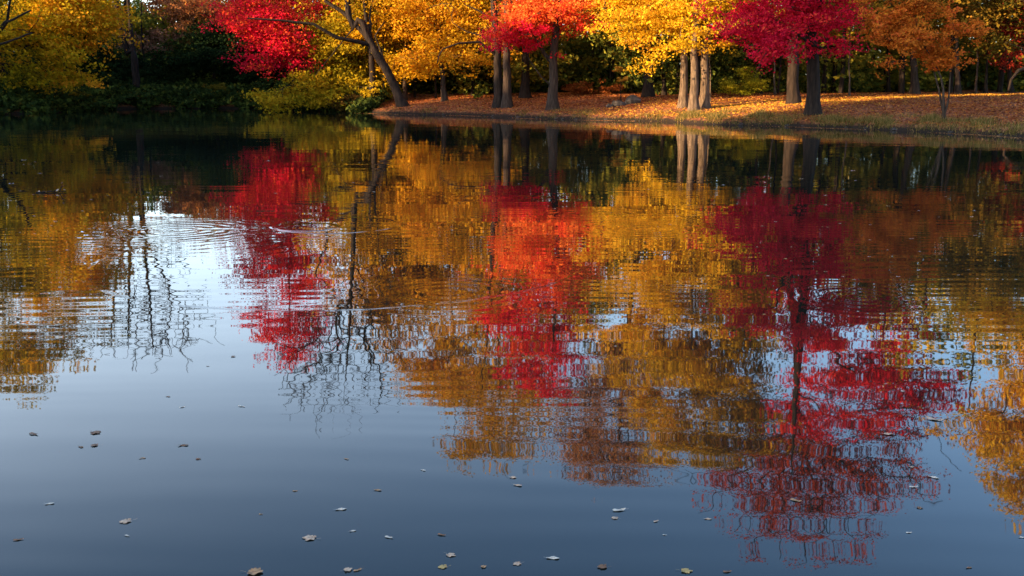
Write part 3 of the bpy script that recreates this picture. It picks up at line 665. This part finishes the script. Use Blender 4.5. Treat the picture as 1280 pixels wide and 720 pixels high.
# ---------------------------------------------------------------- shrubs
SH = [('yellow-green bush at the edge of the wood right of the three sunlit trunks', 926, 60, [(928, 103, D, 12, 13), (914, 108, D, 12, 7), (936, 112, D, 8, 6)], [(0.14, 0.14, 0.012), (0.36, 0.34, 0.02), (0.52, 0.44, 0.03)], 48, .09),
      ('small pale golden sapling behind the two rocks', 776, 56, [(775, 88, D, 3, 9), (777, 100, D, 3, 6)], [(0.4, 0.22, 0.03), (0.6, 0.34, 0.05)], 12, .08),
      ('low rust-coloured ferny shrub at the back of the bank right of the scarlet maple', 735, 68, [(720, 111, D, 26, 4), (752, 112, D, 26, 4)], [(0.16, 0.05, 0.02), (0.3, 0.09, 0.025), (0.4, 0.13, 0.03)], 70, .14),
      ('olive shrub at the water edge in the left corner', 22, 67, [(20, 125, D, 30, 10), (5, 132, D, 20, 6)], [(0.05, 0.05, 0.01), (0.14, 0.12, 0.015), (0.24, 0.16, 0.02)], 70, .15),
      ('yellowish shrub drooping to the water under the olive maple', 78, 71, [(75, 118, D, 22, 9), (95, 126, D, 14, 6)], [(0.08, 0.07, 0.01), (0.22, 0.16, 0.015), (0.34, 0.22, 0.02)], 60, .15),
      ('brownish shrub on the far shore of the cove', 215, 80, [(215, 120, D, 18, 10)], [(0.05, 0.045, 0.015), (0.12, 0.09, 0.025), (0.18, 0.12, 0.03)], 45, .15),
      ('dull yellow shrub right of the cove with a low arching spread', 275, 80, [(270, 112, D, 14, 7), (290, 124, D, 22, 4), (255, 124, D, 14, 5)], [(0.09, 0.08, 0.015), (0.2, 0.16, 0.02), (0.3, 0.22, 0.03)], 60, .15),
      ('dark low shrub at the left foot of the leaning tree', 448, 67, [(446, 128, D, 18, 6)], [(0.05, 0.03, 0.01), (0.12, 0.07, 0.015), (0.2, 0.11, 0.02)], 40, .13),
      ('green tuft of undergrowth between the two trunks of the crimson group', 1001, 46.8, [(1001, 131, D, 9, 5)], [(0.05, 0.07, 0.012), (0.11, 0.13, 0.02), (0.18, 0.17, 0.03)], 22, .09)]
for i, (lb, x, Yv, bl, cols, nc, sz) in enumerate(SH):
    make_tree('shrub', lb, Yv, x, [(x, pt_y, D, 0) for pt_y in (bl[0][1] + 4, bl[0][1])], bl, cols, nclump=nc, per=110, size=sz, crad=.42 if nc > 20 else .14, r_base=.035, twig=.006, bark=BARKD, seed=300 + i, zmin=0, step=.25,
              cat='shrub', leafname='foliage', stemname='stem', padr=.4 if nc > 20 else .15)

# ---------------------------------------------------------------- leaf litter and grass
rng = np.random.default_rng(17)
n = 330000
lx = rng.uniform(-14, 36, n); ly = rng.uniform(36, 76, n)
d = sdist(lx, ly); pn = np.sin(lx * .8 + 2 * np.sin(ly * .5)) * np.sin(ly * .9 + lx * .3)
k = (d > .18) & (d < 22) & (rng.random(n) < .62 + .38 * pn); lx, ly = lx[k], ly[k]; lz = ground(lx, ly) + rng.uniform(.004, .035, k.sum()); n = len(lx)
nn_ = rng.normal(0, .3, (n, 3)); nn_[:, 2] += 1; nn_ /= np.linalg.norm(nn_, axis=1, keepdims=True)
u = np.cross(nn_, rng.normal(0, 1, (n, 3))); u /= np.linalg.norm(u, axis=1, keepdims=True); v = np.cross(nn_, u)
s_ = rng.uniform(.03, .065, n)[:, None]; P = np.stack([lx, ly, lz], 1)
V = np.stack([P - u * s_, P + v * s_ * .7 + nn_ * .01, P + u * s_, P - v * s_ * .7 + nn_ * .01], 1).reshape(-1, 3)
gx_, gy_ = lx - 9.5, ly - 50.5                        # yellow leaves dropped by the yellow maples, spread along the sun's direction
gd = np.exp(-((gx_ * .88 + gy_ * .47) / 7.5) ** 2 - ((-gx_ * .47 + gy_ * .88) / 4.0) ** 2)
gd = np.maximum(gd, .75 * np.exp(-((ly - .53 * lx - 42.6) / 1.6) ** 2) * (lx > 12))  # sunlit strip behind the maples painted into the litter as a golden band
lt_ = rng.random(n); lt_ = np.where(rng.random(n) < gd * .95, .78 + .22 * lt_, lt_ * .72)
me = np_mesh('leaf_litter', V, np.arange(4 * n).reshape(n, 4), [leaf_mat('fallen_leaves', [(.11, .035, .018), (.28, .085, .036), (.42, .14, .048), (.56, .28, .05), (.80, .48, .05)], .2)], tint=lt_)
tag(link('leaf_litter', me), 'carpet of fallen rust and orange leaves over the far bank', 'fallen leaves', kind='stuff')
n = 300000
E0 = POND; E1 = np.roll(POND, -1, axis=0); el = np.linalg.norm(E1 - E0, axis=1)
okE = (E0[:, 1] > 30) & (E0[:, 0] > -14) & (E0[:, 0] < 36); w_ = el * okE; w_ = w_ / w_.sum()
ei = rng.choice(len(POND), n, p=w_); t_ = rng.random(n)[:, None]
q_ = E0[ei] * (1 - t_) + E1[ei] * t_; dr = (E1 - E0)[ei] / el[ei][:, None]
nm = np.stack([dr[:, 1], -dr[:, 0]], 1); nm *= np.where(nm[:, 1:2] < 0, -1, 1)
q_ = q_ + nm * rng.uniform(-.4, 2.6, n)[:, None] ; lx, ly = q_[:, 0], q_[:, 1]; d = sdist(lx, ly)
tuft = .5 + .5 * np.sin(lx * 1.9 + np.sin(ly * 2.1) * 1.5 + d * 1.5) * np.sin(lx * .53 + 1 - d)
dens = np.interp(lx, [-14, 1, 3, 6, 7.5, 9, 36], [.12, .15, .40, .15, .6, .62, .7])
lim = np.interp(lx, [-14, 1, 3, 6, 7.5, 9, 36], [.5, .6, 1.1, .6, 1.5, 1.7, 1.9]) + .7 * tuft
prob = dens * (.05 + .95 * tuft ** 1.6) * np.clip(1.1 - d / lim, 0, 1)
dw = d + wob(lx, ly) * .16
k = (dw > -.02) & (rng.random(n) < prob); lx, ly = lx[k], ly[k]; n = len(lx); hh = rng.uniform(.06, .30, n) * (.25 + .80 * tuft[k]) * np.where(lx > 6, 1, .75)
P = np.stack([lx, ly, ground(lx, ly) - .02], 1); a = rng.uniform(0, 2 * math.pi, n); w2 = np.stack([np.cos(a), np.sin(a), 0 * a], 1) * .012
ln = rng.normal(0, .35, (n, 3)) * hh[:, None]; ln[:, 2] = hh; ln[:, 1] -= hh * .25
V = np.stack([P - w2, P + w2, P + w2 * .5 + ln * .6, P + ln], 1).reshape(-1, 3)
me = np_mesh('grass', V, np.arange(4 * n).reshape(n, 4), [leaf_mat('bank_grass', [(.05, .055, .014), (.12, .11, .025), (.24, .17, .05), (.36, .22, .09)], .3)], tint=rng.random(n))
tag(link('grass', me), 'rough green and straw grass fringing the edge of the bank', 'grass', kind='stuff')

# ---------------------------------------------------------------- rocks and stones
ROCK = rough_mat('grey_rock', [(.02, .017, .015), (.06, .052, .045), (.12, .10, .088)], (3, 3, 3), bump=.05)
WET = rough_mat('wet_stone', [(.012, .010, .008), (.03, .026, .022), (.07, .058, .048)], (9, 9, 9), rough=.5, bump=.02)
import bmesh
def rock(name, loc, dims, seed, mat, rz=0):
    r = random.Random(seed); bm = bmesh.new(); bmesh.ops.create_icosphere(bm, subdivisions=4, radius=1)
    ph = [(r.uniform(-1, 1), r.uniform(-1, 1), r.uniform(-1, 1), r.uniform(1.5, 5), r.uniform(0, 6)) for _ in range(9)]
    cuts = [Vector((r.uniform(-1, 1), r.uniform(-1, 1), r.uniform(-.3, 1))).normalized() for _ in range(7)]
    for v in bm.verts:
        p = v.co.copy(); k = 1 + sum(.05 * math.sin(q[3] * (p.x * q[0] + p.y * q[1] + p.z * q[2]) * 2 + q[4]) for q in ph)
        p = p * k
        for c in cuts:
            e = p.dot(c) - .72
            if e > 0: p -= c * e * .85
        v.co = Vector((p.x * dims[0], p.y * dims[1], p.z * dims[2]))
    me = bpy.data.meshes.new(name); bm.to_mesh(me); bm.free(); me.materials.append(mat)
    for p in me.polygons: p.use_smooth = True
    o = link(name, me); o.location = loc; o.rotation_euler[2] = rz; return o
def on_ground(px, Yv, dz=0):
    X = pt(px, 130, Yv)[0]; return (X, Yv, gz(X, Yv) + dz)
tag(rock('rock', on_ground(791, 55.5, .16), (.42, .36, .34), 3, ROCK), 'rounded grey boulder on the bank left of the sunlit trunks', 'rock')
tag(rock('rock', on_ground(773, 55, .08), (.48, .3, .22), 4, ROCK, .3), 'flatter grey boulder lying against the left side of the rounded one', 'rock')
tag(rock('rock', on_ground(762, 54.6, .04), (.26, .2, .13), 8, ROCK, 1), 'smallest dark rock at the left end of the boulder group', 'rock')
stones = [rock('stone', (0, 0, 0), (.16, .11, .08), 20 + i, WET) for i in range(4)]
r = random.Random(4); cand = []
xs = [470, 498, 530, 545, 560, 588, 606, 622, 640, 655, 671, 680, 700, 715, 728, 752, 770, 783, 801, 842, 858, 905, 940, 985, 1012, 1048, 1090, 1128, 1175, 1215, 1255]
for i, px in enumerate(xs):
    px += r.uniform(-14, 14)
    yw = np.interp(px, [p[0] for p in shore_px], [p[1] for p in shore_px]); q = on_plane(px, yw)
    Yq = q[1]
    for _ in range(30):                               # walk to the water line
        dd = float(sdist(np.array([q[0]]), np.array([Yq]))[0]) + float(wob(q[0], Yq)) * .16
        Yq -= (dd - .05) * .7
    o = stones[i] if i < 4 else stones[i % 4].copy()
    if i >= 4: COL.objects.link(o)
    k = r.uniform(.35, 1.0) * (1.5 if r.random() < .25 else 1); o.scale = (k, k, k * r.uniform(.7, 1.2)); o.location = (q[0], Yq, .03); o.rotation_euler = (0, 0, r.uniform(0, 6))
    tag(o, 'small dark wet stone at the waterline ' + ('between the leaning tree and the scarlet maple' if px < 700 else 'between the scarlet maple and the sunlit trunks' if px < 870 else 'under the grassy bank at the right'), 'stone', 'small stones along the waterline')

# ---------------------------------------------------------------- floating leaves
def leaf_mesh(seed, kind):
    r = random.Random(seed); pts = []
    if kind == 'maple':
        n = 30
        for i in range(n):
            a = i / n * 2 * math.pi; lob = abs(math.cos(a * 2.5)) ** .7
            rad = (.33 + .16 * lob) * (1 + .15 * math.cos(a)) * r.uniform(.80, 1.1)
            pts.append((math.cos(a) * rad, math.sin(a) * rad))
    else:
        n = 18
        for i in range(n):
            a = i / n * 2 * math.pi
            pts.append((math.cos(a) * .5, math.sin(a) * .2 * (1 + .25 * math.cos(a)) * r.uniform(.85, 1.1)))
    cx, cy = r.uniform(-.4, .4), r.uniform(-.2, .5)
    f = lambda x, y: .04 + .35 * (cx * x * x * 1.6 + cy * y * y * 1.6) + .03 * math.sin(9 * x + 7 * y)
    V, F = [(0, 0, f(0, 0))], []
    for sc in (.5, 1): V += [(x * sc, y * sc, max(.004, f(x * sc, y * sc))) for x, y in pts]
    m = len(pts)
    for i in range(m):
        j = (i + 1) % m; F += [(0, 1 + i, 1 + j), (1 + i, 1 + m + i, 1 + m + j), (1 + i, 1 + m + j, 1 + j)]
    s0 = len(V)                                       # stalk
    for i in range(5):
        t = i / 4; c = (-.45 - .35 * t if kind == 'maple' else -.5 - .2 * t, .06 * math.sin(3 * t), .03 + .05 * t)
        V += [(c[0], c[1] - .012, c[2]), (c[0], c[1] + .012, c[2])]
    for i in range(4): a = s0 + 2 * i; F += [(a, a + 1, a + 3), (a, a + 3, a + 2)]
    return V, F
def wet_leaf(name, a, b_):
    m, nt, N, L = newmat(name); b = N['Principled BSDF']
    tc = N.new('ShaderNodeTexCoord'); no = N.new('ShaderNodeTexNoise'); no.inputs['Scale'].default_value = 5; no.inputs['Detail'].default_value = 4
    L.new(tc.outputs['Object'], no.inputs[0]); L.new(ramp(nt, no.outputs[0], [(.35, a), (.65, b_)]), b.inputs['Base Color'])
    b.inputs['Roughness'].default_value = .6; b.inputs['Specular IOR Level'].default_value = .3; return m
LM = {'tan': wet_leaf('leaf_tan', (.24, .10, .04), (.52, .27, .11)), 'pale': wet_leaf('leaf_pale', (.36, .20, .11), (.66, .43, .26)),
      'brown': wet_leaf('leaf_brown', (.12, .05, .022), (.28, .13, .055)), 'gold': wet_leaf('leaf_gold', (.36, .20, .05), (.56, .36, .12)), 'white': wet_leaf('leaf_white', (.46, .33, .22), (.72, .58, .42))}
LMESH = {}
def leaf_obj(x, y, wpx, col, kind, label, group=None, seed=0, name='floating_leaf'):
    key = (col, kind, seed % 3)
    if key not in LMESH:
        V, F = leaf_mesh(hash(kind) % 7 * 0 + seed % 3 + (5 if kind == 'maple' else 0), kind); LMESH[key] = np_mesh('leaf', V, F, [LM[col]], smooth=True)
    p = on_plane(x, y); dist = math.sqrt(p[0] ** 2 + p[1] ** 2 + CAMH ** 2); size = wpx / FPX * dist * .78
    o = link(name, LMESH[key]); r = random.Random(seed * 7 + int(x)); o.location = (p[0], p[1], .001)
    o.scale = (size,) * 3; o.rotation_euler = (0, 0, r.uniform(-.6, .6) + (math.pi if r.random() < .5 else 0))
    return tag(o, label, 'leaf', group)
NEAR = [(317, 716, 26, 'tan', 'maple', 'largest curled leaf at the bottom edge, lower left'), (388, 673, 22, 'pale', 'maple', 'pale pinkish leaf above the curled one at the bottom left'),
 (441, 664, 11, 'white', 'oval', 'small whitish leaf right of the pinkish leaf at lower left'), (434, 713, 15, 'pale', 'maple', 'left leaf of the touching pair at the bottom edge'), (447, 713, 14, 'tan', 'oval', 'right leaf of the touching pair at the bottom edge'),
 (426, 637, 18, 'white', 'oval', 'thin white sliver of leaf left of centre in open water'), (472, 613, 13, 'tan', 'oval', 'tan leaf just below the mirrored twigs, left of centre'), (486, 672, 14, 'white', 'oval', 'smooth white oval leaf near the bottom, left of centre'),
 (529, 588, 10, 'white', 'oval', 'bright speck of a leaf under the mirrored golden tree'), (552, 669, 14, 'brown', 'oval', 'faint half sunken leaf above two leaves at bottom centre'), (563, 694, 16, 'pale', 'maple', 'pinkish leaf, upper one of the two at bottom centre'),
 (554, 709, 16, 'gold', 'maple', 'yellowish leaf, lower one of the two at bottom centre'), (604, 709, 10, 'tan', 'maple', 'small tan leaf at the bottom centre'), (647, 705, 14, 'pale', 'maple', 'pale leaf at the bottom just right of centre'),
 (691, 698, 21, 'white', 'oval', 'long white oval leaf at the bottom right of centre'), (754, 709, 17, 'brown', 'maple', 'brown leaf at the bottom between the long white leaf and the golden one'), (857, 714, 19, 'gold', 'maple', 'golden leaf at the bottom edge left of the mirrored rusty crown'),
 (641, 597, 12, 'pale', 'maple', 'upper leaf of a close pair in the middle of the water'), (647, 607, 15, 'pale', 'oval', 'lower leaf of a close pair in the middle of the water'), (774, 638, 22, 'white', 'oval', 'long pale leaf below the tip of the mirrored tan tree'),
 (769, 648, 12, 'pale', 'maple', 'small leaf tucked under the long pale leaf below the mirrored tan tree'), (820, 652, 10, 'pale', 'oval', 'tiny oval leaf left of the mirrored rusty crown'), (831, 669, 7, 'white', 'oval', 'white fleck just below the tiny oval leaf'),
 (885, 649, 12, 'pale', 'oval', 'pale leaf touching the left side of the mirrored rusty crown'), (909, 715, 14, 'brown', 'oval', 'dull half sunken leaf at the bottom under the rusty crown'), (995, 626, 18, 'tan', 'oval', 'tan leaf lying within the mirrored rusty crown'),
 (1167, 597, 16, 'white', 'oval', 'bright oval leaf in blue water at the right'), (1142, 609, 13, 'white', 'oval', 'whitish leaf left of and below the bright oval one'), (1149, 635, 10, 'brown', 'maple', 'dark curled leaf in blue water at the right'),
 (1136, 666, 9, 'white', 'oval', 'white fleck lowest in the blue water at the right'), (1109, 543, 17, 'pale', 'oval', 'pale leaf in the lower mirrored crimson foliage'), (1139, 584, 9, 'pale', 'oval', 'small leaf on the right edge of the mirrored dark twigs'),
 (1244, 612, 8, 'tan', 'oval', 'small tan leaf left of the mirrored golden tree at the right'), (1211, 710, 10, 'brown', 'oval', 'faint leaf in the bottom right corner'), (1169, 525, 24, 'pale', 'oval', 'long pinkish leaf on the mirrored right side of the crimson maple'),
 (1277, 672, 9, 'white', 'oval', 'white leaf cut by the right border near the bottom'), (42, 543, 16, 'brown', 'oval', 'flat brown leaf nearest the left border'), (119, 541, 17, 'brown', 'maple', 'brown curled leaf right of the flat one near the left border'),
 (101, 559, 11, 'brown', 'oval', 'left one of two brown leaves lying in a row at the left'), (119, 557, 12, 'brown', 'maple', 'right one of two brown leaves lying in a row at the left'), (229, 557, 16, 'brown', 'oval', 'thin dark leaf alone under the mirrored bare tree'),
 (248, 574, 9, 'brown', 'maple', 'dark curled leaf with raised tip at the left'), (178, 573, 10, 'tan', 'oval', 'faint grey leaf left of the dark curled one'), (62, 630, 13, 'white', 'oval', 'white sliver of leaf at the lower left'),
 (158, 652, 19, 'pale', 'maple', 'pale pinkish maple leaf at the lower left'), (159, 670, 9, 'white', 'oval', 'small white leaf right under the pale maple leaf'), (23, 675, 14, 'brown', 'oval', 'brown leaf in the lower left corner'),
 (210, 496, 8, 'brown', 'oval', 'dark fleck of leaf just below the mirrored bare tree'), (228, 509, 10, 'white', 'oval', 'pale round leaf below the mirrored bare tree'), (302, 508, 12, 'white', 'oval', 'white sliver of leaf below the mirrored red maple, left'),
 (260, 458, 6, 'brown', 'oval', 'tiny dark leaf in the brightest mirrored sky'), (291, 446, 8, 'brown', 'maple', 'small dark leaf left of the lowest mirrored red foliage'), (326, 643, 7, 'tan', 'oval', 'tiny faint leaf in open water at the lower left'), (369, 614, 9, 'tan', 'oval', 'faint leaf in open water under the mirrored red maple'), (433, 574, 9, 'tan', 'oval', 'faint tan fleck below the mirrored leaning tree')]
for i, (x, y, wp, col, kind, lb) in enumerate(NEAR): leaf_obj(x, y, wp, col, kind, lb, 'leaves floating on the near water', seed=i)
r = random.Random(31); LBS = ['tiny pale leaf drifting on the mirrored olive maple at the left', 'tiny pale leaf drifting on the dark crimson and orange reflections at the right', 'tiny pale leaf near the pale ring of ripples left of centre', 'tiny pale leaf among the mirrored gold and scarlet crowns in the middle', 'tiny pale leaf close to the grassy bank at the far right']
regs = [(0, 210, 195, 420, 62), (840, 1275, 265, 500, 90), (210, 520, 200, 330, 12), (520, 860, 190, 470, 22), (900, 1270, 210, 270, 10)]
k = 100
for (x0, x1, y0, y1, n), LB in zip(regs, LBS):
    for _ in range(n):
        x = r.uniform(x0, x1); y = y0 + (y1 - y0) * r.random()
        leaf_obj(x, y, r.uniform(3.0, 8.5), r.choice(['white', 'pale', 'pale', 'white', 'gold', 'tan']), 'oval', LB, 'tiny pale leaves on the farther water', seed=k); k += 1

rg_ = np.random.default_rng(77); n = 9000
ei = rg_.choice(len(POND), n, p=w_); t_ = rg_.random(n)[:, None]; q_ = E0[ei] * (1 - t_) + E1[ei] * t_
dr = (E1 - E0)[ei] / el[ei][:, None]; nm = np.stack([dr[:, 1], -dr[:, 0]], 1); nm *= np.where(nm[:, 1:2] < 0, -1, 1)
off = -np.abs(rg_.normal(0, .35, n)) - .02; q_ = q_ + nm * (off - .16 * wob(q_[:, 0], q_[:, 1]))[:, None]
k = rg_.random(n) < (.5 + .5 * np.sin(q_[:, 0] * 1.3 + 2 * np.sin(q_[:, 0] * .37))) ** 2; q_ = q_[k]; n = len(q_)
P = np.stack([q_[:, 0], q_[:, 1], rg_.uniform(.003, .012, n)], 1); a = rg_.uniform(0, 6.28, n); s_ = rg_.uniform(.02, .05, n)[:, None]
u = np.stack([np.cos(a), np.sin(a), rg_.normal(0, .08, n)], 1); v = np.stack([-np.sin(a), np.cos(a), rg_.normal(0, .08, n)], 1)
V = np.stack([P - u * s_, P + v * s_ * .7, P + u * s_, P - v * s_ * .7], 1).reshape(-1, 3); V[:, 2] = np.maximum(V[:, 2], .002)
tag(link('drifted_leaves', np_mesh('drifted_leaves', V, np.arange(4 * n).reshape(n, 4), [leaf_mat('drifted_leaf_tones', [(.10, .04, .02), (.34, .14, .05), (.55, .33, .14)], .1)], tint=rg_.random(n))),
    'fallen leaves drifted together on the water along the foot of the far bank', 'fallen leaves', kind='stuff')
# floating branch with a few leaves
c = on_plane(66, 241); br = empty('floating_branch', c); tag(br, 'floating dark twig with pale flecks near the left border', 'branch')
pos, par, rad, ch = [], [], [], []
def stick(a, b_, r0, cid, n=7, amp=.01):
    rg = random.Random(cid); a = Vector(a); b_ = Vector(b_)
    for i in range(n):
        p = a.lerp(b_, i / (n - 1)) + Vector((rg.uniform(-amp, amp), rg.uniform(-amp, amp), rg.uniform(-amp, amp)))
        pos.append(tuple(p)); rad.append(r0 * (1 - .7 * i / (n - 1))); par.append(-1 if i == 0 else len(pos) - 2); ch.append(cid)
stick((-.26, 0, .01), (.2, .03, .02), .014, 8); stick((.1, .02, .02), (.16, .05, .16), .010, 9); stick((.02, .01, .02), (.1, -.1, .05), .007, 10); stick((.14, .03, .09), (.22, .02, .12), .006, 11); stick((-.1, 0, .01), (-.2, .1, .03), .006, 12)
VV, FF = tubes(pos, par, rad, ch); link('twig', np_mesh('twig', VV, FF, [BARKD], smooth=True), br)
for i, (dx, dz) in enumerate([(-.22, .02), (-.13, .02), (-.03, .03), (.07, .04), (.15, .10), (.17, .16), (.2, .05)]):
    key = ('pale', 'oval', 0)
    if key not in LMESH:
        V_, F_ = leaf_mesh(0, 'oval'); LMESH[key] = np_mesh('leaf', V_, F_, [LM['pale']], smooth=True)
    o = link('leaf', LMESH[key], br); o.location = (dx, r.uniform(-.03, .03), dz); o.scale = (.07,) * 3; o.rotation_euler = (r.uniform(-.6, .6), r.uniform(-.4, .4), r.uniform(0, 6))
